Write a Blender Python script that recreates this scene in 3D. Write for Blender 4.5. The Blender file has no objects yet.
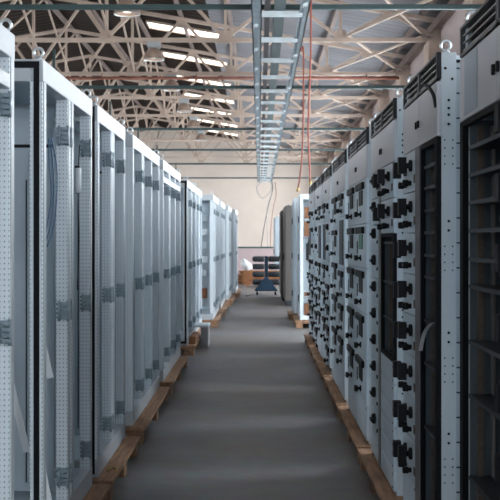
import bpy, bmesh, math, random
from mathutils import Vector
random.seed(7)
PI = math.pi
C = bpy.context.scene.collection
S = 1.85            # depth scale of the hall
EYE = 1.39

# ------------------------------------------------------------------ helpers
class MB:
    def __init__(self):
        self.v = []; self.f = []; self.uv = []; self.sm = []
    def face(self, idx, uvs, smooth=False):
        self.f.append(idx); self.uv.append(uvs); self.sm.append(smooth)
    def hexa(self, P, smooth=False):
        """P: 8 corners, order (x0y0z0,x1y0z0,x1y1z0,x0y1z0, same at z1)"""
        b = len(self.v); self.v += [Vector(p) for p in P]
        cx = sum(p[0] for p in P)/8; cy = sum(p[1] for p in P)/8; z0 = min(p[2] for p in P)
        for q, ax in (((0,3,2,1),2), ((4,5,6,7),2), ((0,1,5,4),1), ((2,3,7,6),1), ((1,2,6,5),0), ((3,0,4,7),0)):
            uv = []
            for i in q:
                p = P[i]
                uv.append(((p[0]-cx, p[1]-cy) if ax == 2 else (p[0]-cx, p[2]-z0) if ax == 1 else (p[1]-cy, p[2]-z0)))
            self.face([b+i for i in q], uv, smooth)
    def box(self, x0, x1, y0, y1, z0, z1):
        x0, x1 = min(x0,x1), max(x0,x1); y0, y1 = min(y0,y1), max(y0,y1); z0, z1 = min(z0,z1), max(z0,z1)
        self.hexa([(x0,y0,z0),(x1,y0,z0),(x1,y1,z0),(x0,y1,z0),(x0,y0,z1),(x1,y0,z1),(x1,y1,z1),(x0,y1,z1)])
        return self
    def bar(self, a, b, w, h, up=(0,0,1)):
        """rectangular bar from a to b, w across, h along up"""
        a = Vector(a); b = Vector(b); d = (b-a).normalized(); up = Vector(up)
        s = d.cross(up)
        if s.length < 1e-4: s = d.cross(Vector((1,0,0)))
        s.normalize(); u = s.cross(d).normalized()
        s *= w/2; u *= h/2
        self.hexa([a-s-u, a+s-u, b+s-u, b-s-u, a-s+u, a+s+u, b+s+u, b-s+u])
        return self
    def tube(self, pts, r, n=8, caps=True, radii=None):
        pts = [Vector(p) for p in pts]; base = len(self.v); prev = None
        for k, p in enumerate(pts):
            t = (pts[min(k+1, len(pts)-1)] - pts[max(k-1, 0)]).normalized()
            if prev is None:
                ref = Vector((0,0,1)) if abs(t.z) < .9 else Vector((1,0,0))
                s = t.cross(ref).normalized()
            else:
                s = (prev - t*prev.dot(t)).normalized()
            prev = s; u = s.cross(t); rr = radii[k] if radii else r
            for i in range(n):
                a = 2*PI*i/n
                self.v.append(p + s*math.cos(a)*rr + u*math.sin(a)*rr)
        for k in range(len(pts)-1):
            for i in range(n):
                j = (i+1) % n
                self.face([base+k*n+i, base+k*n+j, base+(k+1)*n+j, base+(k+1)*n+i],
                          [(i/n,k),(j/n,k),(j/n,k+1),(i/n,k+1)], True)
        if caps:
            self.face([base+i for i in reversed(range(n))], [(0,0)]*n)
            e = base+(len(pts)-1)*n
            self.face([e+i for i in range(n)], [(0,0)]*n)
        return self
    def lathe(self, prof, c, n=20, axis='z'):
        """prof: list of (r, h) revolved about an axis through c"""
        base = len(self.v); c = Vector(c)
        for r, h in prof:
            for i in range(n):
                a = 2*PI*i/n; p, q = r*math.cos(a), r*math.sin(a)
                o = {'z': (p,q,h), 'x': (h,p,q), 'y': (q,h,p)}[axis]
                self.v.append(c + Vector(o))
        for k in range(len(prof)-1):
            for i in range(n):
                j = (i+1) % n
                self.face([base+k*n+i, base+k*n+j, base+(k+1)*n+j, base+(k+1)*n+i],
                          [(i/n,k),(j/n,k),(j/n,k+1),(i/n,k+1)], True)
        return self
    def torus(self, c, R, r, plane='xz', n=18, m=8):
        base = len(self.v); c = Vector(c)
        for i in range(n):
            a = 2*PI*i/n
            for j in range(m):
                b = 2*PI*j/m; q = R+r*math.cos(b); w = r*math.sin(b)
                x, y = q*math.cos(a), q*math.sin(a)
                self.v.append(c + Vector((x,w,y) if plane == 'xz' else (x,y,w) if plane == 'xy' else (w,x,y)))
        for i in range(n):
            for j in range(m):
                i2 = (i+1)%n; j2 = (j+1)%m
                self.face([base+i*m+j, base+i2*m+j, base+i2*m+j2, base+i*m+j2], [(0,0)]*4, True)
        return self
    def data(self, name, mat, bevel=0):
        me = bpy.data.meshes.new(name)
        me.from_pydata([tuple(p) for p in self.v], [], self.f)
        ul = me.uv_layers.new(name='UVMap'); k = 0
        for uvs in self.uv:
            for u in uvs:
                ul.data[k].uv = u; k += 1
        me.polygons.foreach_set('use_smooth', self.sm)
        bm = bmesh.new(); bm.from_mesh(me); bmesh.ops.recalc_face_normals(bm, faces=bm.faces)
        bm.to_mesh(me); bm.free()
        if mat: me.materials.append(mat)
        me.update()
        return me
    def build(self, name, mat, parent=None, bevel=0):
        o = bpy.data.objects.new(name, self.data(name, mat)); C.objects.link(o)
        if parent: o.parent = parent
        if bevel:
            md = o.modifiers.new('bevel', 'BEVEL'); md.width = bevel; md.segments = 2; md.limit_method = 'ANGLE'
        return o

def tag(o, label=None, cat=None, group=None, kind=None):
    if label: o['label'] = label
    if cat: o['category'] = cat
    if group: o['group'] = group
    if kind: o['kind'] = kind
    return o
def empty(name, loc, label=None, cat=None, group=None):
    o = bpy.data.objects.new(name, None); C.objects.link(o); o.location = loc; o.empty_display_size = .1
    return tag(o, label, cat, group)
def part(name, me, parent, loc=(0,0,0), rot=None):
    o = bpy.data.objects.new(name, me); C.objects.link(o); o.parent = parent; o.location = loc
    if rot: o.rotation_euler = rot
    return o
def copy_tree(o, parent=None):
    c = o.copy(); C.objects.link(c)
    if parent: c.parent = parent
    for ch in list(o.children): copy_tree(ch, c)
    return c
def bez(p, n=14):
    """Catmull-Rom through points"""
    p = [Vector(q) for q in p]; P = [p[0]*2-p[1]] + p + [p[-1]*2-p[-2]]; out = []
    for i in range(1, len(P)-2):
        for k in range(n):
            t = k/n
            out.append(.5*((2*P[i]) + (P[i+1]-P[i-1])*t + (2*P[i-1]-5*P[i]+4*P[i+1]-P[i+2])*t*t + (3*P[i]-P[i-1]-3*P[i+1]+P[i+2])*t**3))
    out.append(p[-1]); return out

def at(x, y, Yo): return ((x-259.4)*Yo/560, Yo*S, EYE+(240-y)*Yo/560)
# ------------------------------------------------------------------ materials
def mat(name, col, rough=.5, metal=0, var=0, scale=6, bump=0, emit=None, estr=0, stretch=(1,1,1), spec=.5):
    m = bpy.data.materials.new(name); m.use_nodes = True; nt = m.node_tree; b = nt.nodes['Principled BSDF']
    b.inputs['Base Color'].default_value = (*col, 1); b.inputs['Roughness'].default_value = rough
    b.inputs['Metallic'].default_value = metal; b.inputs['Specular IOR Level'].default_value = spec
    if var or bump:
        tc = nt.nodes.new('ShaderNodeTexCoord'); mp = nt.nodes.new('ShaderNodeMapping'); mp.inputs['Scale'].default_value = stretch
        nz = nt.nodes.new('ShaderNodeTexNoise'); nz.inputs['Scale'].default_value = scale; nz.inputs['Detail'].default_value = 5
        nt.links.new(tc.outputs['Object'], mp.inputs['Vector']); nt.links.new(mp.outputs['Vector'], nz.inputs['Vector'])
        if var:
            cr = nt.nodes.new('ShaderNodeValToRGB')
            cr.color_ramp.elements[0].position = .3; cr.color_ramp.elements[1].position = .7
            cr.color_ramp.elements[0].color = (*[c*(1-var) for c in col], 1)
            cr.color_ramp.elements[1].color = (*[min(1, c*(1+var)) for c in col], 1)
            nt.links.new(nz.outputs['Fac'], cr.inputs['Fac']); nt.links.new(cr.outputs['Color'], b.inputs['Base Color'])
        if bump:
            bp = nt.nodes.new('ShaderNodeBump'); bp.inputs['Strength'].default_value = bump; bp.inputs['Distance'].default_value = .01
            nt.links.new(nz.outputs['Fac'], bp.inputs['Height']); nt.links.new(bp.outputs['Normal'], b.inputs['Normal'])
    if emit:
        b.inputs['Emission Color'].default_value = (*emit, 1); b.inputs['Emission Strength'].default_value = estr
    return m

def perforated(name, col, hole, pu=.0165, pv=.019, r=.2, rough=.45):
    m = mat(name, col, rough); nt = m.node_tree; b = nt.nodes['Principled BSDF']; N = nt.nodes; L = nt.links
    uv = N.new('ShaderNodeUVMap'); sp = N.new('ShaderNodeSeparateXYZ'); L.new(uv.outputs['UV'], sp.inputs[0])
    def mth(op, a, bb=None):
        n = N.new('ShaderNodeMath'); n.operation = op
        for i, x in enumerate((a, bb)):
            if x is None: continue
            if isinstance(x, (int, float)): n.inputs[i].default_value = x
            else: L.new(x, n.inputs[i])
        return n.outputs[0]
    fu = mth('SUBTRACT', mth('FRACT', mth('DIVIDE', sp.outputs['X'], pu)), .5)
    fv = mth('SUBTRACT', mth('FRACT', mth('DIVIDE', sp.outputs['Y'], pv)), .5)
    d = mth('SQRT', mth('ADD', mth('MULTIPLY', fu, fu), mth('MULTIPLY', fv, fv)))
    k = mth('LESS_THAN', d, r)
    mx = N.new('ShaderNodeMix'); mx.data_type = 'RGBA'
    L.new(k, mx.inputs['Factor']); mx.inputs['A'].default_value = (*col, 1); mx.inputs['B'].default_value = (*hole, 1)
    L.new(mx.outputs['Result'], b.inputs['Base Color'])
    return m

M = {}
M['white'] = mat('white powder coat', (.46,.50,.535), .4)
M['paint'] = mat('light grey cabinet paint', (.64,.72,.77), .42, var=.03, scale=3)
M['perf'] = perforated('perforated zinc grey profile', (.72,.79,.84), (.27,.31,.33), r=.17)
M['panel'] = mat('blue grey sheet', (.42,.49,.54), .5, var=.05, scale=2)
M['face'] = mat('switchgear face paint', (.62,.71,.77), .42, var=.03, scale=3)
M['door'] = mat('upper door paint', (.56,.57,.60), .42, var=.03, scale=3)
M['holed'] = mat('post face', (.55,.61,.645), .42)
M['black'] = mat('black plastic', (.010,.011,.013), .55, spec=.25)
M['gasket'] = mat('black rubber', (.010,.011,.013), .65, spec=.1)
M['dark'] = mat('dark sheet steel', (.040,.047,.055), .5, var=.15, scale=8, spec=.3)
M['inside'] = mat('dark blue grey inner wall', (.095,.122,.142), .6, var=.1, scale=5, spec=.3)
M['taupe'] = mat('taupe profile', (.22,.205,.195), .5)
M['grille'] = mat('dark louvre', (.06,.062,.066), .45)
M['louvre'] = mat('grey louvre slat', (.27,.255,.245), .45)
M['hinge'] = mat('zinc plated steel', (.30,.37,.41), .4, metal=.4, var=.15, scale=60)
M['steel'] = mat('bright zinc', (.66,.70,.72), .28, metal=.8)
M['copper'] = mat('copper bar', (.20,.085,.038), .6, metal=.1, var=.15, scale=20)
M['brown'] = mat('brown contact strip', (.13,.10,.078), .6, var=.2, scale=60)
M['wood'] = mat('pallet wood', (.36,.205,.12), .75, var=.32, scale=7, bump=.2, stretch=(6,.6,6))
M['wood2'] = mat('darker pallet wood', (.27,.155,.09), .8, var=.32, scale=7, bump=.2, stretch=(6,.6,6))
M['truss'] = mat('cream truss paint', (.53,.42,.345), .6, var=.14, scale=1.5)
M['purlin'] = mat('brown purlin paint', (.22,.17,.15), .7, var=.15, scale=1.5)
M['pipe'] = mat('dark green pipe paint', (.030,.060,.062), .5)
M['redpipe'] = mat('rust red pipe', (.23,.085,.055), .6, var=.2, scale=3)
M['tray'] = mat('galvanised tray', (.15,.20,.23), .45, metal=.2, var=.18, scale=3)
M['traylight'] = mat('pale galvanised rung', (.50,.55,.57), .5, var=.15, scale=4)
M['traydark'] = mat('dark teal duct', (.045,.075,.08), .5)
M['hose'] = mat('orange red hose', (.27,.065,.040), .5)
M['brass'] = mat('brass fitting', (.48,.34,.12), .35, metal=.7)
M['lampgrey'] = mat('lamp housing', (.42,.45,.47), .4, metal=.3)
M['shade'] = mat('lamp reflector', (.36,.27,.22), .4, metal=.3)
M['bulb'] = mat('lamp glass', (.9,.9,.85), .3, emit=(1,.93,.82), estr=5)
M['cable_blue'] = mat('blue cable', (.10,.18,.30), .5)
M['cable_black'] = mat('black cable', (.015,.015,.018), .5)
M['cable_grey'] = mat('grey cable', (.35,.33,.32), .5)
M['paper'] = mat('white paper', (.80,.83,.85), .7)
M['blue'] = mat('blue trolley paint', (.016,.052,.095), .5, var=.1, scale=8)
M['roll'] = mat('dark slate roller', (.045,.055,.062), .7, var=.2, scale=12)
M['orange'] = mat('orange timber', (.26,.11,.045), .75, var=.3, scale=6)
M['carton'] = mat('grey carton', (.40,.40,.41), .8, var=.06, scale=6)
M['greybrown'] = mat('grey brown cabinet paint', (.12,.108,.10), .55, var=.06, scale=3)
M['green'] = mat('green indicator', (.015,.14,.07), .4)
M['glass'] = mat('smoked pane', (.016,.020,.024), .45, spec=.2)
M['wall'] = mat('cream plaster', (.70,.61,.535), .85, var=.07, scale=.5)
M['wallpink'] = mat('pinkish plaster', (.52,.43,.41), .85, var=.12, scale=.9)
M['dado'] = mat('dusty pink painted plaster', (.42,.33,.33), .8, var=.12, scale=1.2)
M['sky'] = mat('daylit pane', (.8,.8,.8), .3, emit=(.87,.94,1.0), estr=21)
M['skyleft'] = mat('dim daylit pane', (.8,.8,.8), .3, emit=(.84,.92,1.0), estr=12)
M['fillpane'] = mat('fill light pane', (.8,.8,.8), .3, emit=(.76,.90,1.0), estr=3.0)  # unseen fill source, added to brighten camera-facing faces
M['skyroof'] = mat('daylit roof pane', (.8,.8,.8), .3, emit=(1.0,.92,.80), estr=5)

def corrugated(name, col, period, var):
    m = mat(name, col, .8, var=var, scale=.7, stretch=(.35,1,1), spec=.08); nt = m.node_tree; b = nt.nodes['Principled BSDF']
    tc = nt.nodes.new('ShaderNodeTexCoord'); wv = nt.nodes.new('ShaderNodeTexWave'); wv.bands_direction = 'Y'
    wv.inputs['Scale'].default_value = .314/period
    bp = nt.nodes.new('ShaderNodeBump'); bp.inputs['Distance'].default_value = .03; bp.inputs['Strength'].default_value = .8
    nt.links.new(tc.outputs['Object'], wv.inputs['Vector']); nt.links.new(wv.outputs['Fac'], bp.inputs['Height'])
    nt.links.new(bp.outputs['Normal'], b.inputs['Normal'])
    return m
M['roofgrey'] = corrugated('grey corrugated roof sheet', (.22,.22,.235), .45, .12)
M['roofbrown'] = corrugated('dark brown roof covering', (.026,.018,.014), .45, .25)  # much darker brown tone for the roof left of the grey sheet

def floor_mat():
    m = bpy.data.materials.new('worn concrete'); m.use_nodes = True; nt = m.node_tree; b = nt.nodes['Principled BSDF']; N = nt.nodes; L = nt.links
    tc = N.new('ShaderNodeTexCoord')
    n1 = N.new('ShaderNodeTexNoise'); n1.inputs['Scale'].default_value = .55; n1.inputs['Detail'].default_value = 8; n1.inputs['Roughness'].default_value = .65
    mp = N.new('ShaderNodeMapping'); mp.inputs['Scale'].default_value = (.8,1.1,1); L.new(tc.outputs['Object'], mp.inputs['Vector']); L.new(mp.outputs['Vector'], n1.inputs['Vector'])
    cr = N.new('ShaderNodeValToRGB'); e = cr.color_ramp.elements
    e[0].position = .32; e[0].color = (.138,.103,.085,1); e[1].position = .68; e[1].color = (.212,.222,.235,1)
    L.new(n1.outputs['Fac'], cr.inputs['Fac'])
    n2 = N.new('ShaderNodeTexNoise'); n2.inputs['Scale'].default_value = 9; n2.inputs['Detail'].default_value = 6
    L.new(tc.outputs['Object'], n2.inputs['Vector'])
    mx = N.new('ShaderNodeMix'); mx.data_type = 'RGBA'; mx.blend_type = 'OVERLAY'; mx.inputs['Factor'].default_value = .35
    L.new(cr.outputs['Color'], mx.inputs['A']); L.new(n2.outputs['Color'], mx.inputs['B'])
    hs = N.new('ShaderNodeHueSaturation'); hs.inputs['Saturation'].default_value = 1.0; L.new(mx.outputs['Result'], hs.inputs['Color'])
    L.new(hs.outputs['Color'], b.inputs['Base Color'])
    mr = N.new('ShaderNodeMapRange'); mr.inputs['To Min'].default_value = .36; mr.inputs['To Max'].default_value = .62
    L.new(n1.outputs['Fac'], mr.inputs['Value']); L.new(mr.outputs['Result'], b.inputs['Roughness'])
    bp = N.new('ShaderNodeBump'); bp.inputs['Strength'].default_value = .12; bp.inputs['Distance'].default_value = .01
    L.new(n2.outputs['Fac'], bp.inputs['Height']); L.new(bp.outputs['Normal'], b.inputs['Normal'])
    return m
M['floor'] = floor_mat()

# ------------------------------------------------------------------ the hall
XR, XL, XM = 4.8, -19.2, -7.2          # right wall, left wall, ridge
Y0, Y1 = -9.0, 40.5*S                  # behind camera, back wall
HT = 5.3                               # truss bottom chord above the eye
def roof_h(x):                         # roof underside above the floor
    return EYE + 6.02 + .17*(XR - max(x, 2*XM-x))
def struct(o): o['kind'] = 'structure'; return o

fl = MB(); fl.box(XL-.3, XR+.3, Y0-.3, Y1+.3, -.2, 0); struct(fl.build('floor', M['floor']))
w = MB(); w.box(XR, XR+.3, Y0-.3, Y1+.3, 0, roof_h(XR)+.1); struct(w.build('wall_right', M['wallpink']))
w = MB(); w.box(XL-.3, XL, Y0-.3, Y1+.3, 0, roof_h(XL)+.1); struct(w.build('wall_left', M['wallpink']))
def gable(y0, y1, name, m):
    w = MB(); pts = [(XL,0),(XR,0),(XR,roof_h(XR)),(XM,roof_h(XM)),(XL,roof_h(XL))]
    b = len(w.v); n = 5
    for y in (y0, y1):
        w.v += [Vector((p[0], y, p[1])) for p in pts]
    w.face([b+i for i in range(n)], [(0,0)]*n); w.face([b+n+i for i in reversed(range(n))], [(0,0)]*n)
    for i in range(n):
        j = (i+1)%n; w.face([b+i, b+n+i, b+n+j, b+j], [(0,0)]*4)
    return struct(w.build(name, m))
gable(Y1, Y1+.3, 'wall_back', M['wall'])
gable(Y0-.3, Y0, 'wall_front', M['wallpink'])
d = MB(); d.box(-3.2, 3.0, 21*S, 21*S+.15, 0, 1.08); struct(d.build('wall_partition', M['dado']))
d = MB(); d.box(-3.2, 3.0, 21*S-.03, 21*S+.18, 1.08, 1.14); struct(d.build('trim_1', M['pipe']))
d = MB(); d.box(XL, XR, Y1-.05, Y1, 0, .15); struct(d.build('trim_2', M['wallpink']))
def slope(name, xa, xb, m):
    c = MB(); za, zb = roof_h(xa), roof_h(xb)
    c.hexa([(xa,Y0-.3,za),(xb,Y0-.3,zb),(xb,Y1+.3,zb),(xa,Y1+.3,za),(xa,Y0-.3,za+.12),(xb,Y0-.3,zb+.12),(xb,Y1+.3,zb+.12),(xa,Y1+.3,za+.12)])
    return struct(c.build(name, m))
slope('ceiling', -1.6, XR+.3, M['roofgrey'])
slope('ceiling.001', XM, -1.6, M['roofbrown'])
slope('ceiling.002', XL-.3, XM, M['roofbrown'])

TY = [ (14.85+3.0*k)*S for k in range(-4, 9) ]      # truss planes
wn = 0
def win(name_n, build):
    o = build(); o.name = 'window_%d' % name_n; return struct(o)
# roof lights, one between each pair of trusses
for k in range(-5, 8):
    y = (16.3+3.05*k)*S
    if y < 3 or k == 0: continue
    wn += 1
    xa, xb = -3.85, -1.3; hw = .30*S
    p = MB(); za, zb = roof_h(xa)-.03, roof_h(xb)-.03
    p.hexa([(xa,y-hw,za),(xb,y-hw,zb),(xb,y+hw,zb),(xa,y+hw,za),(xa,y-hw,za+.02),(xb,y-hw,zb+.02),(xb,y+hw,zb+.02),(xa,y+hw,za+.02)])
    o = struct(p.build('window_%d' % wn, M['skyroof']))
    fr = MB()
    for yy in (y-hw, y+hw): fr.bar((xa,yy,za), (xb,yy,zb), .05, .08)
    for xx, zz in ((xa,za),(xb,zb)): fr.bar((xx,y-hw,zz), (xx,y+hw,zz), .05, .08)
    struct(fr.build('window_frame', M['truss'], o))
# tall side windows in the long walls, between the columns
def side_window(x, y, zz0, zz1, half, face):
    global wn
    wn += 1
    p = MB(); p.box(x, x+face*.03, y-half, y+half, zz0, zz1); o = struct(p.build('window_%d' % wn, M['sky' if face < 0 else 'skyleft']))
    fr = MB()
    for yy in (y-half, y, y+half): fr.box(x, x+face*.08, yy-.05, yy+.05, zz0-.05, zz1+.05)
    for z in (zz0, (zz0+zz1)/2, zz1): fr.box(x, x+face*.08, y-half, y+half, z-.05, z+.05)
    struct(fr.build('window_frame', M['truss'], o))
for a, b in zip(TY[:-1], TY[1:]):
    side_window(XR, (a+b)/2, .6, 5.1, .95 if 17 < (a+b)/2 < 29 else 1.9, -1)
    side_window(XL, (a+b)/2, 1.0, 5.4, 1.9, 1)
for y in (-3.4,):
    side_window(XR, y, 1.0, 5.2, 1.9, -1); side_window(XL, y, 1.0, 5.4, 1.9, 1)
# added glowing pane behind the viewer, fill light for surfaces facing the camera
wn += 1
p = MB(); p.box(-5.0, 3.4, Y0, Y0+.03, .3, 5.0); o = struct(p.build('window_%d' % wn, M['fillpane']))
fr = MB()
for k in range(7): fr.box(-5.05+1.4*k, -4.95+1.4*k, Y0, Y0+.08, .25, 5.05)
for z in (.3, 2.6, 5.0): fr.box(-5, 3.4, Y0, Y0+.08, z-.05, z+.05)
struct(fr.build('window_frame', M['truss'], o))

# wall columns with corbels under the truss ends
tn = 2
for y in TY:
    for x, s in ((XR, -1), (XL, 1)):
        tn += 1
        c = MB(); c.box(x, x+s*.22, y-.25, y+.25, 0, EYE+HT-.95)
        za, zb, zc = EYE+HT-.95, EYE+HT-.62, EYE+HT-.08
        xa, xb = (x+s*.22, x) if s < 0 else (x, x+s*.22)
        e = s*.38
        xa2, xb2 = min(x, x+e), max(x, x+e)
        c.hexa([(xa,y-.25,za),(xb,y-.25,za),(xb,y+.25,za),(xa,y+.25,za),(xa2,y-.42,zb),(xb2,y-.42,zb),(xb2,y+.42,zb),(xa2,y+.42,zb)])
        c.box(xa2, xb2, y-.42, y+.42, zb, zc)
        struct(c.build('trim_%d' % tn, M['truss'] if s < 0 else M['wallpink']))

# roof trusses
nodes = [4.75, 2.15, -.9, -4.05, XM]
nodes += [2*XM-x for x in nodes[-2::-1]]
top = lambda x: roof_h(x) - EYE - HT - .22          # top chord above the bottom chord
T0 = empty('roof_truss', (0,TY[0],EYE+HT))
def tp(name, mb): return mb.build(name, M['truss'], T0)
m = MB()
for dy in (-.05, .05): m.bar((XL,dy,0), (XR,dy,0), .05, .10)
tp('bottom_chord', m)
for xa, xb in ((XR, XM), (XM, XL)):
    m = MB()
    for dy in (-.05, .05): m.bar((xa,dy,top(xa)), (xb,dy,top(xb)), .05, .10)
    tp('top_chord', m)
for i, x in enumerate(nodes):
    x = max(XL+.07, min(XR-.07, x))
    tp('post', MB().bar((x,0,0), (x,0,top(x)), .08, .08))
    g = MB(); wd = .24 if 0 < i < len(nodes)-1 else .2
    g.hexa([(x-wd,-.012,-.08),(x+wd,-.012,-.08),(x+wd,.012,-.08),(x-wd,.012,-.08),(x-wd*.55,-.012,.26),(x+wd*.55,-.012,.26),(x+wd*.55,.012,.26),(x-wd*.55,.012,.26)])
    tp('gusset_plate', g)
for xa, xb in zip(nodes[:-1], nodes[1:]):
    xm = (xa+xb)/2
    tp('diagonal', MB().bar((xa,0,.03), (xm,0,top(xm)), .07, .085))
    tp('diagonal', MB().bar((xm,0,top(xm)), (xb,0,.03), .07, .085))
    tp('gusset_plate', MB().box(xm-.17, xm+.17, -.012, .012, top(xm)-.2, top(xm)+.04))
ordn = ['nearest','second','third','fourth','fifth','sixth','seventh','eighth','ninth','tenth','eleventh','twelfth','last']
for k, y in enumerate(TY):
    t = T0 if k == 0 else copy_tree(T0)
    t.location = (0, y, EYE+HT)
    # the first trusses stand above and behind the frame
    tag(t, 'cream painted steel roof truss, %s truss from the viewer' % ordn[k], 'roof truss', 'roof trusses across the hall')
# purlins along the roof
px = [4.35, 2.15, .6, -.9, -2.5, -4.05, -5.6, XM+.15]
for k, x in enumerate(px):
    pz = roof_h(x)-.10
    o = MB().box(x-.05, x+.05, Y0, Y1, pz-.075, pz+.075).build('roof_purlin', M['purlin'])
    tag(o, 'brown lengthwise roof purlin, %s counted leftwards from the right wall' % ordn[k], 'purlin', 'roof purlins')
o = MB().box(XR-.18, XR, Y0, Y1, EYE+HT+.30, EYE+HT+.52).build('eave_beam', M['purlin'])
tag(o, 'dark brown eave beam running along the top of the right wall', 'beam')
# crossed wind bracing between the trusses, on the right side of the roof
br = []
for k in range(3, len(TY)-1):
    ya, yb = TY[k], TY[k+1]
    b0 = empty('wind_brace', (0,(ya+yb)/2,EYE+HT))
    L_ = (yb-ya)/2-.06
    MB().bar((4.3,-L_,.1), (2.3,L_,.1), .05, .06).build('brace_bar', M['truss'], b0)
    MB().bar((2.3,-L_,.17), (4.3,L_,.17), .05, .06).build('brace_bar', M['truss'], b0)
    tag(b0, 'crossed cream bracing bars by the right wall, %s bracing cross from the front' % ordn[k-3], 'bracing', 'wind bracing crosses')
for k in range(3, len(TY)-1):
    ya, yb = TY[k], TY[k+1]; L_ = (yb-ya)/2-.06
    b0 = empty('sway_brace', (0,(ya+yb)/2,EYE+HT))
    for x in (-4.05, -7.2+.3):
        t_ = top(x)-.15
        MB().bar((x,-L_,.08), (x,L_,t_), .05, .06).build('brace_bar', M['truss'], b0)
        MB().bar((x+.08,L_,.08), (x+.08,-L_,t_), .05, .06).build('brace_bar', M['truss'], b0)
    tag(b0, 'crossed upright bracing bars over the left cabinets, %s bay from the front' % ordn[k-3], 'bracing', 'sway bracing')

# dark green cross pipes hung under the trusses
BH = 4.2
for k, yo in enumerate((10.1, 15.4, 21.2, 26.1, 30.9, 37.9)):
    y = yo*S; b0 = empty('cross_pipe', (0,y,EYE+BH), 'dark green pipe spanning the hall under the trusses, %s pipe from the viewer' % ordn[k], 'pipe', 'green cross pipes')
    MB().box(XL, XR, -.045, .045, -.045, .045).build('pipe_run', M['pipe'], b0, .012)
    ty = min(TY, key=lambda q: abs(q-y))
    for x in (-5.65, -12.0):
        MB().bar((x,0,.04), (x,0,HT-BH-.05), .07, .07).build('hanger', M['pipe'], b0)
y = TY[5]-.25
b0 = empty('water_pipe', (0,y,EYE+5.12), 'rust red pipe running across the hall below the trusses', 'pipe')
MB().tube([(XL,0,0),(XR,0,0)], .05, 10).build('pipe_run', M['redpipe'], b0)
for x in (-8, -5, -2, 3.4): MB().tube([(x,0,0),(x,.18,.17)], .015, 6).build('pipe_clip', M['redpipe'], b0)

# high bay lamps
def make_lamp():
    t = empty('high_bay_lamp', (0,0,0))
    MB().lathe([(.275,0),(.27,.06),(.22,.17),(.14,.26),(.10,.29)], (0,0,0), 24).build('shade', M['shade'], t)
    MB().lathe([(.285,-.03),(.285,.0),(.262,.0),(.262,-.03),(.285,-.03)], (0,0,0), 24).build('rim', M['steel'], t)
    MB().lathe([(.0,.02),(.10,.03),(.14,.08),(.10,.18),(0,.22)], (0,0,0), 16).build('lamp_bulb', M['bulb'], t)
    MB().box(-.17, .17, -.13, .13, .29, .45).build('ballast_box', M['lampgrey'], t, .015)
    MB().tube([(0,0,.45),(0,0,.55)], .02, 8).build('hanger', M['lampgrey'], t)
    return t
lamp = make_lamp()
LY = [11.85, 14.85, 17.85, 20.85, 23.85, 26.85]
for k, yo in enumerate(LY):
    t = lamp if k == 0 else copy_tree(lamp)
    t.location = (-2.8, yo*S, EYE+4.80)
    tag(t, 'round brown high bay lamp under a truss, %s lamp of the row from the viewer' % ordn[k], 'lamp', 'high bay lamps in a row')

# overhead cable tray
tx0, tx1 = -.06, .84; ty0, ty1 = 4.5*S, 38.6*S; tz = EYE+BH-.22
tr = empty('cable_tray', (0,0,0), 'long galvanised ladder cable tray hung along the middle of the hall', 'cable tray')
m = MB(); m.box(tx0-.08, tx0+.10, ty0, ty1, tz, tz+.03); m.box(tx0-.08, tx0-.06, ty0, ty1, tz, tz+.12); m.box(tx0+.08, tx0+.10, ty0, ty1, tz, tz+.12)
m.build('side_rail', M['tray'], tr)
m = MB(); m.box(tx1-.14, tx1+.02, ty0, ty1, tz, tz+.02); m.box(tx1, tx1+.02, ty0, ty1, tz, tz+.12); m.box(tx1-.10, tx1-.08, ty0, ty1, tz, tz+.12)
m.build('side_rail', M['tray'], tr)
MB().box(.26, .45, ty0, ty1, tz+.04, tz+.14).build('cable_duct', M['traydark'], tr)
MB().box(.09, .19, ty0, ty1, tz+.05, tz+.12).build('cable_bundle', M['cable_black'], tr)
rung = MB(); rung.box(tx0+.10, tx1-.08, -.10, .10, 0, .035); rung.box(tx0+.10, tx1-.08, -.10, -.08, -.03, .0); rung.box(tx0+.10, tx1-.08, .08, .10, -.03, 0)
rme = rung.data('rung', M['traylight'])
clip = MB(); clip.box(-.035,.035,-.06,.06,-.025,.0).box(-.05,-.036,-.03,.03,-.07,.05).box(-.012,.012,-.012,.012,-.05,-.02)
cme = clip.data('bracket', M['traylight'])
k = 0; y = ty0+.5
while y < ty1:
    part('rung', rme, tr, (0,y,tz-.001)); y += 1.30*S/1.0*.98
for k in range(26):
    part('bracket', cme, tr, (tx0+.0, ty0+1.2+k*1.3*S, tz))
    if k % 2: part('bracket', cme, tr, (tx1-.06, ty0+1.9+k*1.3*S, tz))
for yo in (10.1, 15.4, 21.2, 26.1, 30.9, 37.9):
    for x in (tx0-.03, tx1-.04):
        MB().box(x-.02, x+.02, yo*S-.012, yo*S+.012, tz+.02, EYE+BH-.0455).build('hanger', M['tray'], tr)

# hanging red air hoses
def hose(pts, r, label):
    t = empty('air_hose', pts[-1], label, 'hose', 'red hoses hanging from the tray')
    o = Vector(pts[-1]); P = [Vector(p)-o for p in pts]
    MB().tube(bez(P), r, 8).build('hose_pipe', M['hose'], t)
    dirn = (P[-1]-P[-2]).normalized()
    MB().tube([(0,0,0), dirn*.03, dirn*.035, dirn*.10], .02, 8, radii=[r*1.25, r*1.25, r*1.6, r*1.5]).build('brass_coupling', M['brass'], t)
hose([(.877,9.5*S,tz+.06), at(311,-2,9.5), at(310.5,60,9.5), at(308.3,125,9.5), at(309.3,160,9.5), at(310.2,180,9.5)], .016, 'orange red air hose hanging nearer the viewer, on the right of the pair')
hose([(.879,12*S,tz+.06), at(303.3,50,12), at(303.4,100,12), at(302.3,150,12), at(300,177,12), at(298.3,187,12)], .018, 'orange red air hose hanging farther away, on the left of the pair')

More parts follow.
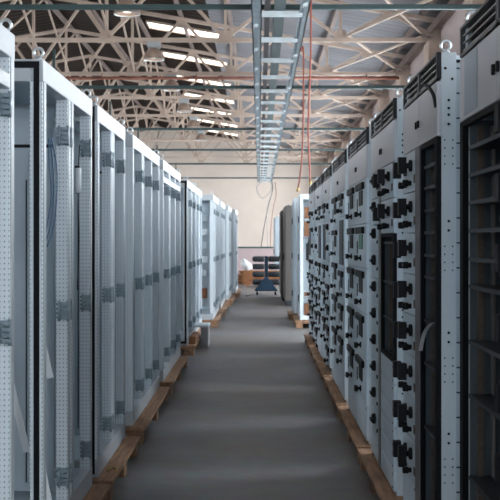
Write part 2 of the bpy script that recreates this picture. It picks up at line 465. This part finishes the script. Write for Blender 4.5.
# ------------------------------------------------------------------ pallets
def pallet(xa, xb, ya, yb, label, h=.115, m1='wood', overs=0):
    """xa is the aisle edge"""
    t = empty('wooden_pallet', ((xa+xb)/2, (ya+yb)/2, 0), label, 'pallet', 'pallets under the cabinets')
    X = abs(xb-xa)/2; Yh = (yb-ya)/2
    nb = 5; bw = .13
    for k in range(nb):
        cx = -X+bw/2 + k*(2*X-bw)/(nb-1)
        MB().box(cx-bw/2, cx+bw/2, -Yh+random.uniform(0,.02), Yh-random.uniform(0,.02), h-.022, h).build('deck_board', M[m1], t, .003)
    for yy in (-Yh+.06, 0, Yh-.06):
        MB().box(-X+.012, X-.012, yy-.05, yy+.05, h-.044, h-.0225).build('cross_board', M['wood2'], t, .003)
        for cx in (-X+.07, 0, X-.07):
            MB().box(cx-.055, cx+.055, yy-.06, yy+.06, 0.0, h-.0445).build('block', M['wood2'], t, .003)
    return t
PT = .116        # cabinet base level

# ------------------------------------------------------------------ shared small meshes
def hinge_mesh():
    m = MB(); m.box(-.034,.012,-.008,0,-.040,.040)
    for z in (-.030,-.010,.010,.030):
        m.box(-.040,-.022,-.020,-.006,z-.0065,z+.0065); m.box(-.014,.016,-.024,-.006,z-.006,z+.006)
    m.tube([(.012,-.018,-.046),(.012,-.018,.046)], .006, 8)
    m.tube([(-.028,-.016,-.046),(-.028,-.016,.046)], .005, 8)
    return m.data('hinge', M['hinge'])
HINGE = hinge_mesh()
def bolt_mesh():
    m = MB(); m.torus((0,0,.030), .0185, .0058); m.lathe([(.0,.0),(.016,0),(.016,.006),(.009,.012),(.0,.013)], (0,0,0), 12)
    return m.data('eye_bolt', M['steel'])
BOLT = bolt_mesh()

def left_cabinet(label, ya, yb, bays, X=-.87, H=2.0, gasket=False, cables=0, double_top=False, solid_near=False, group='open cabinet frames in the left row', dep=.6, straps=False, copper=False):
    """aisle face at X, cabinet goes to X-dep; ya near, yb far"""
    z0 = PT; t = empty('open_cabinet', (X, ya, z0), label, 'cabinet', group)
    W = yb-ya; pw = .05; pl = .07       # post size across / along the aisle
    P = lambda name, mb, mm, bev=0: mb.build(name, M[mm], t, bev)
    post = MB().box(-pw, 0, 0, pl, .10, H-.09).data('post', M['perf'])
    edge = MB().box(0, .004, .0, pl*.62, .10, H-.09).data('post_edge', M['white'])
    ys = [0.0]
    for k in range(1, bays):
        c = W*k/bays
        ys += [c-pl-.008, c+.008] if k % 2 == 1 or bays == 2 else [c-pl/2]
    ys.append(W-pl)
    for i, y in enumerate(ys):
        o = part('post', post, t, (0,y,0)); part('post_edge', edge, o, (0,pl*.19,0))
        if i > 0:
            for hz in (1.86, 1.07, .32): part('hinge', HINGE, t, (-.005, y, hz-z0))
    for y in (0, W-pl):
        part('post', post, t, (-dep+pw, y, 0))
    # beams
    P('top_beam', MB().box(-pw, .004, 0, W, H-.09, H), 'white', .004)
    P('base_beam', MB().box(-pw, .004, 0, W, 0, .10), 'white', .004)
    if double_top: P('cross_rail', MB().box(-pw, .003, pl, W-pl, H-.20, H-.15), 'white', .003)
    for y in (0, W-pw):
        P('side_beam', MB().box(-dep, -pw, y, y+pw, H-.09, H), 'white', .003)
        P('side_beam', MB().box(-dep, -pw, y, y+pw, 0, .09), 'white', .003)
    P('back_panel', MB().box(-dep, -dep+.02, pw, W-pw, .09, H-.09), 'panel')
    P('roof_panel', MB().box(-dep+.02, -pw, pw, W-pw, H-.03, H-.012), 'panel')
    P('floor_plate', MB().box(-dep+.02, -pw, pw, W-pw, .04, .052), 'paint')
    # partitions, seen through the bays
    cy = [W*k/bays for k in range(1, bays+1)]
    for k, y in enumerate(cy):
        yy = y - pl - .012 if k == bays-1 else y-.004
        pm = MB().box(-dep+.03, -.075, yy, yy+.006, .12, H-.12)
        o = P('partition_panel', pm, 'panel')
        s = MB()
        for xx in (-.16, -.20): s.box(xx-.003, xx+.003, yy-.004, yy, .16, H-.45)
        s.build('seam', M['dark'], o)
        MB().box(-.30, -.08, yy-.012, yy, H-.302, H-.288).build('cable_clip_rail', M['black'], o)
    if gasket:
        g = MB(); yy = -.006; a0, a1 = -dep, -.012
        g.box(a1-.022, a1, yy, 0, .02, H-.01); g.box(a0, a0+.022, yy, 0, .02, H-.01)
        g.box(a0+.022, a1-.022, yy, 0, H-.036, H-.01); g.box(a0+.022, a1-.022, yy, 0, .02, .05)
        P('door_gasket', g, 'gasket')
    if solid_near:
        P('side_panel', MB().box(-dep+.03, -pw-.002, .005, .014, .09, H-.09), 'panel')
    # eye bolts
    for x in (-.022, -dep+.03):
        for y in (.03, W-.03): part('eye_bolt', BOLT, t, (x,y,H))
    if cables:
        og = Vector((X, ya, z0))
        for k, (dx, dz) in enumerate(((0,0),(3.6,3),(-3.4,2))):
            pp = [at(50+dx*.4,138,2.44), at(53+dx,165,2.45), at(54+dx*.8,195,2.45), at(50.5+dx,225,2.44), at(45+dx*.6,244+dz,2.43)]
            MB().tube(bez([Vector(q)-og for q in pp]), .0030, 6).build('cable', M['cable_blue'], t)
        pp = [at(79.5,145,2.77), at(78.5,175,2.77), at(78.2,205,2.77), at(79,240,2.77), at(77.5,290,2.77)]
        MB().tube(bez([Vector(q)-og for q in pp]), .0035, 6).build('cable', M['cable_black'], t)
        MB().tube([Vector(at(78.5,168,2.765))-og, Vector(at(78.3,193,2.765))-og], .014, 8).build('cable_sleeve', M['paper'], t)
    if straps:
        for (x1,z1,y1,x2,z2,y2) in straps:
            MB().bar((x1-X, y1-ya, z1-z0), (x2-X, y2-ya, z2-z0), .028, .006, up=(0,1,0)).build('brace_strap', M['paper'], t)
    if copper:
        for k, z in enumerate((1.62,1.4,1.18,.96,.74)):
            MB().box(-.34, -.09, .05, .13, z-.05, z+.05).build('component_block', M['paint' if k % 2 else 'panel'], t, .004)
        MB().box(-.30, -.10, .05, .12, .34, .5).build('copper_busbar', M['copper'], t, .004)
        MB().box(-.5, -.06, .10, .115, .2, 1.72).build('mounting_plate', M['panel'], t)
    pallet(X+.095, X-dep-.05, ya-.06, yb+.05, PAL.pop(0))
    return t

PAL = ['brown pallet under the white frame at the left picture edge', 'brown pallet under the white frame with blue cables', 'brown pallet with a small yellow offcut on it, at lower left',
       'brown pallet under the fourth frame of the left row', 'brown pallet under the fifth frame of the left row', 'brown pallet with orange offcuts stacked on its edge',
       'brown pallet behind the white board in the left row', 'brown pallet under the left row frame with grey blocks inside', 'brown pallet under the ninth frame of the left row',
       'brown pallet under the tenth frame of the left row', 'brown pallet under the last frame of the left row']
str2 = [(*[(9-259.4)*2.31/560, EYE-(377-240)*2.31/560, 2.31*S], *[(27-259.4)*2.31/560, EYE-(452-240)*2.31/560, 2.31*S]),
        (*[(41-259.4)*2.40/560, EYE-(338-240)*2.40/560, 2.40*S], *[(50.5-259.4)*2.40/560, EYE-(378-240)*2.40/560, 2.40*S]),
        (*[(39-259.4)*2.33/560, EYE-(455-240)*2.33/560, 2.33*S], *[(49-259.4)*2.33/560, EYE-(502-240)*2.33/560, 2.33*S])]
left_cabinet('white open cabinet frame cut off by the left picture edge', .95*S, 1.985*S, 3, double_top=True)
left_cabinet('white open cabinet frame with blue cables inside, second from the left edge', 2.245*S, 2.905*S, 2, gasket=True, cables=1, straps=str2)
left_cabinet('white open cabinet frame with black door seal, third from the left edge', 3.0*S, 3.62*S, 2, gasket=True)
left_cabinet('white three bay cabinet frame, fourth from the left edge', 3.84*S, 4.85*S, 3, solid_near=True)
left_cabinet('white cabinet frame with a narrow rail below its top beam, fifth in the left row', 5.05*S, 6.15*S, 3, double_top=True, solid_near=True)
left_cabinet('white cabinet frame with black seal, sixth from the left edge', 6.77*S, 7.60*S, 2, gasket=True, copper=True)
left_cabinet('white cabinet frame behind the black sealed one, seventh from the left edge', 7.68*S, 8.45*S, 2, solid_near=True)
left_cabinet('pale cabinet frame with grey blocks inside, eighth in the left row', 8.95*S, 10.2*S, 3, X=-.74, copper=True)
left_cabinet('pale cabinet frame, ninth in the left row', 10.35*S, 11.6*S, 3, X=-.715, solid_near=True)
left_cabinet('pale cabinet frame, tenth in the left row', 11.9*S, 13.05*S, 3, X=-.655, solid_near=True)
left_cabinet('pale cabinet frame, eleventh and last in the left row', 13.4*S, 14.6*S, 3, X=-.57, solid_near=True)
# yellow offcut on a pallet
o = empty('tape_offcut', (at(108,470,1)[0], 3.1*S, 0))
bpy.data.objects.remove(o)
o = MB().tube(bez([(0,0,.006),(.02,.05,.012),(.045,.04,.006),(.05,-.02,.010)]), .006, 6).build('tape_offcut', M['brass'])
o.location = (-.835, 3.08*S, .1145); tag(o, 'small yellow offcut lying on the third pallet of the left row', 'offcut')

# ------------------------------------------------------------------ right row
FX = .683
def handle_A():       # big rotary with grip, projecting towards the aisle (-X)
    m = MB(); m.lathe([(0,0),(.026,0),(.026,-.012),(.012,-.016),(.012,-.034),(0,-.034)], (0,0,0), 14, 'x')
    m.box(-.060,-.026,-.020,.020,-.036,.036); m.box(-.050,-.012,-.006,.006,-.012,.012)
    return m.data('handle', M['black'])
def knob_S():
    m = MB(); m.lathe([(0,0),(.011,0),(.011,-.012),(.015,-.014),(.015,-.034),(.012,-.038),(0,-.038)], (0,0,0), 12, 'x')
    return m.data('knob', M['black'])
def handle_T():
    m = MB(); m.lathe([(0,0),(.02,0),(.02,-.008),(.009,-.010),(.009,-.03),(0,-.03)], (0,0,0), 12, 'x')
    m.box(-.044,-.024,-.032,.032,-.017,.017)
    return m.data('rotary_handle', M['black'])
def grip_B():         # half-round pull
    m = MB(); n = 8
    m.lathe([(0,0),(.030,0),(.030,-.014),(.024,-.022),(0,-.022)], (0,0,0), 16, 'x')
    m.box(-.03,-.005,-.034,.034,-.012,.004)
    return m.data('pull_grip', M['black'])
HA, KS, HT_, GB = handle_A(), knob_S(), handle_T(), grip_B()
def slab(name, t, y0, y1, z0, z1, mm='face', th=.016):
    o = MB().box(-th, 0, y0+.002, y1-.002, z0+.002, z1-.002).build(name, M[mm], t, .0025)
    return o
def drawerA(t, y0, y1, z0, z1):
    o = slab('drawer', t, y0, y1, z0, z1); w = y1-y0; h = z1-z0
    part('handle', HA, o, (-.016, y0+w*.30, z0+h*.64)); part('handle', HA, o, (-.016, y0+w*.72, z0+h*.58))
    part('knob', KS, o, (-.016, y0+w*.34, z0+h*.22)); part('knob', KS, o, (-.016, y0+w*.70, z0+h*.20))
    tg = MB().box(-.018,-.016,y0+w*.05,y0+w*.15,z0+h*.2,z0+h*.4).build('label_tag', M['brown'], o)
def drawerB(t, y0, y1, z0, z1):
    o = slab('drawer', t, y0, y1, z0, z1); w = y1-y0; h = z1-z0
    part('pull_grip', GB, o, (-.016, y0+w*.45, z0+h*.68))
    MB().box(-.022,-.016,y0+w*.14,y0+w*.20,z0+h*.3,z0+h*.42).build('catch', M['black'], o)
def drawerC(t, y0, y1, z0, z1, green=False):
    o = slab('drawer', t, y0, y1, z0, z1); w = y1-y0; h = z1-z0; c = y0+w*.5
    MB().box(-.036,-.016,c-w*.32,c+w*.32,z1-.064,z1-.020).build('handle_bar', M['black'], o, .004)
    so = MB().box(-.022,-.016,c-w*.16,c+w*.16,z0+h*.42,z1-.068).build('slot', M['green' if green else 'black'], o)
    if green: so['label'] = 'green lit slot'
    part('rotary_handle', HT_, o, (-.016, c, z0+h*.22))
    MB().box(-.020,-.016,c+w*.34,c+w*.38,z0+h*.3,z0+h*.6).build('catch', M['black'], o)
def blank(t, y0, y1, z0, z1):
    o = slab('blank_plate', t, y0, y1, z0, z1)
    for z in (z0+.02, z1-.02): MB().box(-.018,-.016,y0+.02,y0+.03,z-.005,z+.005).build('screw', M['dark'], o)
ZT = 1.78-PT                            # top of the drawer field
SH = [.298,.21,.12,.03,-.062,-.15,-.33,-.505,-.77]
def compartment(t, y0, y1, z0, z1, shelves, W, glazed=False, dep=.42):
    """open dark compartment behind a black frame"""
    o = MB(); fw = .022; fa = .052 if y0 < .01 else fw; fb = .052 if y1 > W-.01 else fw
    o.box(-.016,.004,y0,y0+fa,z0,z1); o.box(-.016,.004,y1-fb,y1,z0,z1); o.box(-.016,.004,y0+fw,y1-fw,z1-.02,z1); o.box(-.016,.004,y0+fw,y1-fw,z0,z0+.02)
    o = o.build('compartment_frame', M['gasket'], t, .003)
    y0 = max(y0, .064); y1 = min(y1, W-.064)
    b = MB(); b.box(dep, dep+.01, y0, y1, z0, z1); b.box(.004, dep, y1-.012, y1-.002, z0, z1); b.box(.004, dep, y0+.002, y0+.012, z0, z1)
    b.build('compartment_lining', M['inside'], t)
    st = MB(); st.box(.025,.045,y1-.03,y1-.012,z0+.02,z1-.02); st.build('contact_strip', M['brown'], t)
    st = MB(); st.box(.07,.078,y1-.05,y1-.012,z0+.02,z1-.02); st.build('guide_rail', M['taupe'], t)
    for z in shelves:
        s = MB(); s.box(.0, dep, y0+.013, y1-.013, z-.004, z+.004); s.box(-.003, .004, y0+fw, y1-fw, z-.007, z+.006)
        s = s.build('shelf', M['dark'], t)
        MB().box(.10,.30,y1-.022,y1-.013,z+.03,z+.05).build('runner', M['steel'], s)
    if glazed:
        MB().box(-.006,-.002,y0+fw,y1-fw,z0+.02,z1-.02).build('glass_pane', M['glass'], t)

def hole_mesh(r):
    m = MB(); m.lathe([(0,-.0012),(r,-.0012),(r,.001)], (0,0,0), 10, 'y'); return m.data('bolt_hole', M['black'])
SEAM = MB().box(0, .142, 0, .0038, 0, .006).data('seam', M['dark'])
HOLE_B, HOLE_S = hole_mesh(.0052), hole_mesh(.0030)
def right_cabinet(label, ya, yb, X=FX, H=1.98, dep=.6, cols=(), fan=2, near_one=False):
    z0 = PT; t = empty('switchgear_cabinet', (X, ya, z0), label, 'cabinet', 'switchgear cabinets in the right row')
    W = yb-ya; P = lambda n, mb, mm, bev=0: mb.build(n, M[mm], t, bev)
    pw = .058
    # corner posts with bolt holes on the near side
    for i, (px, py) in enumerate(((0.0,0),(0.0,W-.05),(dep-pw,0),(dep-pw,W-.05))):
        o = MB().box(px, px+pw, py, py+.05, 0, H).build('post', M['holed'], t, .002)
        if px < .1 and py == 0:
            def hole(x, z, big=True):
                part('bolt_hole', HOLE_B if big else HOLE_S, o, (px+x, py, z))
            for zc in (1.62, 1.22, .80, .42):
                if near_one:
                    for a in (.014, .044):
                        for q in range(4): hole(a, zc-.06+.03*q, False)
                hole(.029, zc+.09); hole(.029, zc+.125)
            hole(.016, H-.06); hole(.042, H-.10); hole(.029, H-.18); hole(.029, H-.21)
    for px in (.022, dep-.03):
        for py in (.025, W-.025): part('eye_bolt', BOLT, t, (px,py,H))
    # carcass
    for y in (.052, W-.06):
        s = P('side_panel', MB().box(pw, dep-pw, y, y+.008, .06, H-.03), 'panel')
        if y < .1 and near_one:
            for k in range(20): part('seam', SEAM, s, (pw, y-.004, .12+.095*k))
    P('back_panel', MB().box(dep-.012, dep, .05, W-.05, .05, H-.02), 'panel')
    P('roof_panel', MB().box(.02, dep-.002, .052, W-.052, H-.018, H-.002), 'paint')
    P('base_frame', MB().box(.012, dep, .05, W-.05, 0, .045), 'dark')
    # fan band
    zb = H-.10
    n = max(1, fan); fw = W/n
    for k in range(n):
        a, b = k*fw+.002, (k+1)*fw-.002
        o = MB(); o.box(-.016,.02,a,b,zb,zb+.010); o.box(-.016,.02,a,b,H-.010,H-.001); o.box(-.016,.02,a,a+.014,zb,H-.001); o.box(-.016,.02,b-.014,b,zb,H-.001); o.box(.015,.02,a,b,zb,H-.001)
        o = o.build('vent_grille', M['grille'], t)
        for q in range(3):
            z = zb+.018+.025*q
            sl = MB(); sl.hexa([(-.008,a+.014,z),(.013,a+.014,z+.008),(.013,b-.014,z+.008),(-.008,b-.014,z),(-.008,a+.014,z+.005),(.013,a+.014,z+.017),(.013,b-.014,z+.017),(-.008,b-.014,z+.005)])
            sl.build('slat', M['louvre'], o)
    P('band_end', MB().box(-.018,-.0005,-.012,.0005,zb,H-.001), 'black')
    # upper doors
    for k in range(n):
        a, b = k*fw, (k+1)*fw
        o = slab('upper_door', t, a, b, ZT, zb-.006, 'door')
        MB().box(-.026,-.016,(a+.02 if k else b-.035),(a+.035 if k else b-.02),(ZT+zb)/2-.03,(ZT+zb)/2+.0).build('latch', M['black'], o, .002)
    # columns of the lower field, listed from near to far: (fraction of width, kind)
    y = 0
    for fr, kind in cols:
        w = W*fr; a, b = y, y+w; y = b
        if kind == 'A':
            for k in range(8): drawerA(t, a, b, ZT-.18*(k+1), ZT-.18*k)
            blank(t, a, b, .02, ZT-.18*8)
        elif kind == 'B':
            for k in range(10): drawerB(t, a, b, ZT-.152*(k+1), ZT-.152*k)
            blank(t, a, b, .02, ZT-1.52)
        elif kind == 'C' or kind == 'G':
            for k in range(5): drawerC(t, a, b, ZT-.285*(k+1), ZT-.285*k, green=(kind == 'G' and k == 1))
            blank(t, a, b, .02, ZT-.285*5)
        elif kind == 'S':
            compartment(t, a, b, .04, ZT, [EYE+h-z0 for h in SH], W)
        elif kind == 'P':
            slab('divider_post', t, a, b, .02, ZT, 'taupe', .020)
        elif kind == 'H':
            for k in range(2): drawerA(t, a, b, ZT-.178*(k+1), ZT-.178*k)
            compartment(t, a, b, .66, ZT-.356, [1.26, 1.05, .86], W)
            for k in range(6): blank(t, a, b, .02+.1065*k, .02+.1065*(k+1))
        elif kind == 'V':
            for k in range(1): drawerC(t, a, b, ZT-.20, ZT)
            o = slab('glazed_door', t, a, b, ZT-.62, ZT-.20)
            MB().box(-.022,-.016,a+w*.2,b-w*.2,ZT-.59,ZT-.23).build('glass_pane', M['glass'], o)
            for k in range(3): drawerC(t, a, b, ZT-.62-.27*(k+1), ZT-.62-.27*k)
            blank(t, a, b, .02, ZT-.62-.81)
        elif kind == 'W':
            for k in range(4): drawerB(t, a, b, ZT-.2*(k+1), ZT-.2*k)
            for k in range(4): drawerC(t, a, b, ZT-.8-.2*(k+1), ZT-.8-.2*k)
    # foot bar near end
    P('foot_guard', MB().box(-.012,.012,W-.06,W-.02,-.0,.11), 'black', .003)
    return t
t1 = right_cabinet('grey switchgear cabinet with open dark shelves at the right picture edge', 1.28*S, 1.865*S, cols=((.37,'A'),(.04,'P'),(.59,'S')))
t2 = right_cabinet('grey switchgear cabinet with dark shelves and a curled white paper strip', 2.106*S, 2.60*S, near_one=True, cols=((.44,'S'),(.13,'P'),(.43,'A')))
t3 = right_cabinet('grey switchgear cabinet with a half height glazed section, third from the right edge', 2.785*S, 3.345*S, near_one=True, cols=((.52,'H'),(.08,'P'),(.40,'B')))
right_cabinet('grey switchgear cabinet with two drawer columns and one green slot, fourth in the right row', 3.49*S, 4.225*S, cols=((.5,'G'),(.5,'C')))
right_cabinet('grey switchgear cabinet with tall smoked panes, fifth from the right edge', 4.376*S, 5.12*S, cols=((.45,'V'),(.55,'C')))
right_cabinet('grey switchgear cabinet, sixth from the right edge', 5.28*S, 5.89*S, cols=((.5,'W'),(.5,'V')))
right_cabinet('grey switchgear cabinet, seventh from the right edge', 6.01*S, 6.69*S, cols=((.5,'V'),(.5,'W')))
right_cabinet('grey switchgear cabinet at the far end of the near right run', 6.82*S, 7.55*S, cols=((.5,'W'),(.5,'V')))
MB().box(-.0185,-.0165,.80,.99,1.68,1.865).build('door_patch', M['panel'], t1)['label'] = 'bluish patch on the door'  # flat bluish patch over part of the upper door
og = Vector((FX, 2.106*S, PT))
MB().tube(bez([Vector(at(430,85,2.16))-og-Vector((.02,0,0)), Vector(at(435,88,2.14))-og-Vector((.022,0,0)), Vector(at(439.5,96,2.12))-og-Vector((.022,0,0)), Vector(at(441,107,2.112))-og-Vector((.02,0,0))]), .007, 8).build('cable', M['cable_black'], t2)
# paper strip curling out of the second cabinet
ps = MB(); path = bez([at(439,322,2.15), at(432,324,2.2), at(426,332,2.24), at(423,342,2.26), at(421.5,351,2.27)], 6)
org = t2.location
for a, b in zip(path[:-1], path[1:]):
    q = Vector((.017,0.006,0)); n_ = Vector((0,.0015,0))
    A, B = a-org, b-org
    A.x -= .012; B.x -= .012
    ps.hexa([A, A+n_, A+n_+q, A+q, B, B+n_, B+n_+q, B+q])
ps.build('paper_strip', M['paper'], t2)['label'] = 'curled white paper strip'
# their pallets
RC = [(1.28,1.865),(2.106,2.60),(2.785,3.39),(3.49,4.28),(4.376,5.18),(5.28,5.92),(6.01,6.72),(6.82,7.55)]
rl = ['brown pallet under the cabinet at the right picture edge','brown pallet under the cabinet with the paper strip','brown pallet under the half glazed cabinet of the right row',
      'brown pallet under the right row cabinet with the green slot','brown pallet under the fifth cabinet of the right row','brown pallet under the sixth cabinet of the right row',
      'brown pallet under the seventh cabinet of the right row','brown pallet at the far end of the near right run']
for (a,b), l in zip(RC, rl):
    pallet(.600, FX+.63, a*S-.07, b*S+.07, l, m1='wood')

# farther cabinets on the right
def open_cabinet(label, ya, yb, X, mm='paint', contents=True):
    z0 = PT; H = 2.0; dep = .6; t = empty('open_cabinet', (X,ya,z0), label, 'cabinet', 'farther cabinets on the right')
    W = yb-ya
    P = lambda n, mb, m_, bev=0: mb.build(n, M[m_], t, bev)
    for x in (0, dep-.05):
        for y in (0, W-.06): P('post', MB().box(x, x+.05, y, y+.06, 0, H-.08), mm, .003)
    P('top_panel', MB().box(0, dep, 0, W, H-.08, H), mm, .004)
    P('base_beam', MB().box(.05, dep, 0.06, W-.06, 0, .08), mm, .004)
    P('back_panel', MB().box(dep-.02, dep-.002, .06, W-.06, .08, H-.08), 'panel')
    P('door', MB().box(-.016, -.001, .03, W-.03, .06, H-.09), mm, .003)
    P('partition_panel', MB().box(.06, dep-.06, W*.5, W*.5+.01, .08, H-.1), 'paint')
    if contents:
        for za, zb in ((1.62,1.80),(1.33,1.57),(.38,.44),(.07,.26)):
            P('copper_busbar', MB().box(.07,.30,.05,.11,za,zb), 'copper', .004)
            P('support_rail', MB().box(.05,.55,.11,.14,za-.04,za-.015), 'white')
        P('terminal_block', MB().box(.10,.24,.06,.11,.95,1.22), 'black', .006)
        P('cable', MB().tube(bez([(.16,.08,1.32),(.13,.08,1.1),(.22,.07,.9),(.12,.07,.66)]), .02, 6), 'cable_black')
    for zz in (.35, 1.0, 1.6): P('hinge', MB().box(-.03,-.016,.02,.06,zz-.05,zz+.05), 'black')
    return t
open_cabinet('white open cabinet with copper bars beyond the end of the near right run', 8.9*S, 9.5*S, .645)
pallet(.56, 1.28, 8.85*S-.05, 9.5*S, 'short brown pallet under the open cabinet with copper bars')
open_cabinet('white narrow cabinet frame behind the one with copper bars', 9.75*S, 10.1*S, .595, contents=False)
pallet(.50, 1.23, 9.68*S, 10.12*S, 'short brown pallet under the narrow cabinet behind the copper bars')
def plain_cabinet(label, ya, yb, X, mm, H=2.0):
    z0 = 0; t = empty('cabinet', (X,ya,0), label, 'cabinet', 'farther cabinets on the right'); W = yb-ya
    MB().box(.016, .6, 0, W, .1, H).build('body', M[mm], t, .006)
    MB().box(.03, .58, .02, W-.02, 0, .1).build('plinth', M['dark'], t)
    for k in range(2):
        d = MB().box(0, .015, W*k/2+.01, W*(k+1)/2-.01, .12, H-.02).build('door', M[mm], t, .004)
        MB().box(-.02, 0, W/2+(-.06 if k == 0 else .04), W/2+(-.04 if k == 0 else .06), .95, 1.1).build('handle', M['black'], d, .003)
    for x in (.08, .54): MB().lathe([(0,0),(.015,0),(.015,.012),(0,.02)], (x,.06,H), 10).build('lifting_plug', M['dark'], t)
plain_cabinet('grey brown closed cabinet past the white frames on the right', 11.85*S, 12.6*S, .535, 'greybrown', 2.12)
plain_cabinet('grey brown closed cabinet behind its taller twin on the right', 12.78*S, 13.72*S, .49, 'greybrown', 2.07)
plain_cabinet('pale grey closed cabinet farthest back on the right', 17.2*S, 18.6*S, .47, 'panel', 2.1)

# ------------------------------------------------------------------ floor things
t = empty('reel_trolley', (.175, 14.2*S, 0), 'blue wheeled trolley with four tiers of dark rollers at the end of the aisle', 'trolley')
MB().box(-.045,.045,-.05,.05,.40,.985).build('mast', M['blue'], t, .008)
m = MB(); m.hexa([(-.27,-.22,.145),(.27,-.22,.145),(.27,.22,.145),(-.27,.22,.145),(-.055,-.06,.44),(.055,-.06,.44),(.055,.06,.44),(-.055,.06,.44)]); m.build('base_cone', M['blue'], t, .01)
MB().box(-.29,.29,-.25,.25,.105,.145).build('base_frame', M['blue'], t, .01)
for x in (-.23,.23):
    for y in (-.2,.2):
        w_ = MB().lathe([(0,-.02),(.047,-.02),(.052,-.012),(.052,.012),(.047,.02),(0,.02)], (x,y,.052), 16, 'x').build('caster', M['black'], t)
        MB().box(x-.03,x+.03,y-.02,y+.02,.08,.105).build('caster_fork', M['steel'], w_)
for z in (.325,.52,.715,.908):
    for s_ in (-1,1):
        pr = [(0,.052),(.055,.052),(.072,.075),(.072,.30),(.062,.335),(.035,.352),(0,.355)]
        m = MB().lathe([(r, h*s_) for r, h in pr], (0,0 if z > .4 else -.0,z), 18, 'x')
        m.build('roller', M['roll'], t)
# timber behind the trolley
def planks(loc, n, label, L=1.6):
    for k in range(n):
        o = MB().box(-L/2, L/2, -.09, .09, 0, .05).build('timber_plank', M['orange'], None, .004)
        o.location = (loc[0]+random.uniform(-.11,.11), loc[1]+(k%3)*.22, loc[2]+.051*(k//3))
        tag(o, label, 'plank', 'stacked orange planks behind the trolley')
for k in range(2):
    o = MB().box(-.05, .05, -.16, .62, 0, .07).build('timber_bearer', M['wood2'], None, .004); o.location = (-.35+.8*k, 16.6*S, 0)
    tag(o, ['brown bearer on the floor under the left half of the orange planks','brown bearer on the floor under the right half of the orange planks'][k], 'bearer', 'bearers under the planks')
planks((.05, 16.6*S, .071), 24, 'orange plank in the flat stack behind the blue trolley', 1.3)
# white sack slumped over the stack
m = MB(); n = 14; rings = 9; rs = random.Random(3)
for k in range(rings):
    u = k/(rings-1); zc = .02+.30*u; rr = .13*math.sin(PI*(.16+.80*u))**.55; cx_ = .12-.24*u
    for i in range(n):
        a_ = 2*PI*i/n; q = rr*(1+rs.uniform(-.13,.13)); m.v.append(Vector((cx_+q*math.cos(a_)*1.0, q*math.sin(a_)*1.2, zc+.05*math.cos(a_))))
m.v = [Vector((p.x, p.y, max(p.z, 0))) for p in m.v]
for k in range(rings-1):
    for i in range(n):
        j = (i+1)%n; m.face([k*n+i, k*n+j, (k+1)*n+j, (k+1)*n+i], [(0,0)]*4)
m.face(list(range(n)), [(0,0)]*n); m.face([(rings-1)*n+i for i in range(n)], [(0,0)]*n)
o = m.build('white_sack', M['paper']); o.location = (-.40, 16.6*S+.1, .072+.051*8)
tag(o, 'white sack lying on the left end of the orange plank stack', 'sack')
# board on a carton in the left row
o = MB().box(-.05,.05,-.22,.22,0,.255).build('grey_carton', M['carton'], None, .006); o.location = (-.715, 7.4*S, 0)
tag(o, 'narrow grey carton on the floor against the left pallets, under a white board', 'carton')
o = MB().box(-.10,.10,-.26,.26,0,.025).build('white_board', M['paint'], None, .004); o.location = (-.762, 7.4*S, .2555)
tag(o, 'flat white board lying on the grey carton in the left row', 'board')
for k in range(3):
    o = MB().box(-.038,.038,-.34,.34,0,.03).build('timber_offcut', M['orange'], None, .004)
    o.location = (-.822+.004*k, 6.98*S+.1, .1165+.031*k); tag(o, ['lowest orange offcut of the three stacked on the sixth left pallet','middle orange offcut of the three stacked on the sixth left pallet','topmost orange offcut of the three stacked on the sixth left pallet'][k], 'offcut', 'orange offcuts on the pallet')
# cables hanging at the far end of the tray
def cable(pts, r, m_, label):
    o = MB().tube(bez(pts), r, 6).build('hanging_cable', M[m_]); tag(o, label, 'cable', 'cables hanging at the end of the tray')
e = 38.75
cb = empty('cable_bundle', at(272,182,e), 'dark, grey and reddish cables hanging from the far end of the tray to the floor', 'cables')
def cable(pts, r, m_):
    og = cb.location; MB().tube(bez([Vector(q)-og for q in pts]), r, 6).build('cable', M[m_], cb)
cable([at(272,182,e), at(272.5,190,e), at(268,208,e), at(264,228,e), at(261,248,e), at(259.5,259.9,e)], .03, 'cable_black')
cable([at(270,182,e), at(263,181,e), at(256.5,188,e), at(262,198,e), at(270,192,e), at(273,182,e)], .026, 'cable_grey')
cable([at(275,182,e), at(276,195,e), at(273,210,e), at(270.5,235,e), at(270.5,259.9,e)], .028, 'redpipe')
cable([at(271,182,e), at(272,192,e), at(267,209,e), at(267.5,232,e), at(268,259.9,e)], .028, 'cable_grey')
o = MB().tube(bez([(.05,14.6*S,.012),(-.12,14.4*S,.012),(-.25,14.0*S,.012),(-.33,13.8*S,.012)]), .012, 6).build('floor_cable', M['cable_black']); tag(o, 'black cable lying on the floor left of the blue trolley', 'cable')

# ------------------------------------------------------------------ world, camera
wd = bpy.data.worlds.new('world'); bpy.context.scene.world = wd; wd.use_nodes = True
bg = wd.node_tree.nodes['Background']; bg.inputs[0].default_value = (.7,.82,1,1); bg.inputs[1].default_value = .5
cam = bpy.data.cameras.new('camera'); co = bpy.data.objects.new('camera', cam); C.objects.link(co)
co.location = (0,0,EYE); co.rotation_euler = (PI/2,0,0)
cam.sensor_width = 36; cam.lens = 560*S/500*36; cam.shift_x = -9.4/500; cam.shift_y = -10/500
cam.clip_end = 300; cam.clip_start = .05
cam.dof.use_dof = True; cam.dof.focus_distance = 5.2; cam.dof.aperture_fstop = 12
sc = bpy.context.scene; sc.camera = co
sc.view_settings.view_transform = 'Standard'; sc.view_settings.look = 'None'; sc.view_settings.gamma = 1
sc.view_settings.exposure = -0.48
sc.cycles.max_bounces = 8; sc.cycles.diffuse_bounces = 5
sc.cycles.use_denoising = True
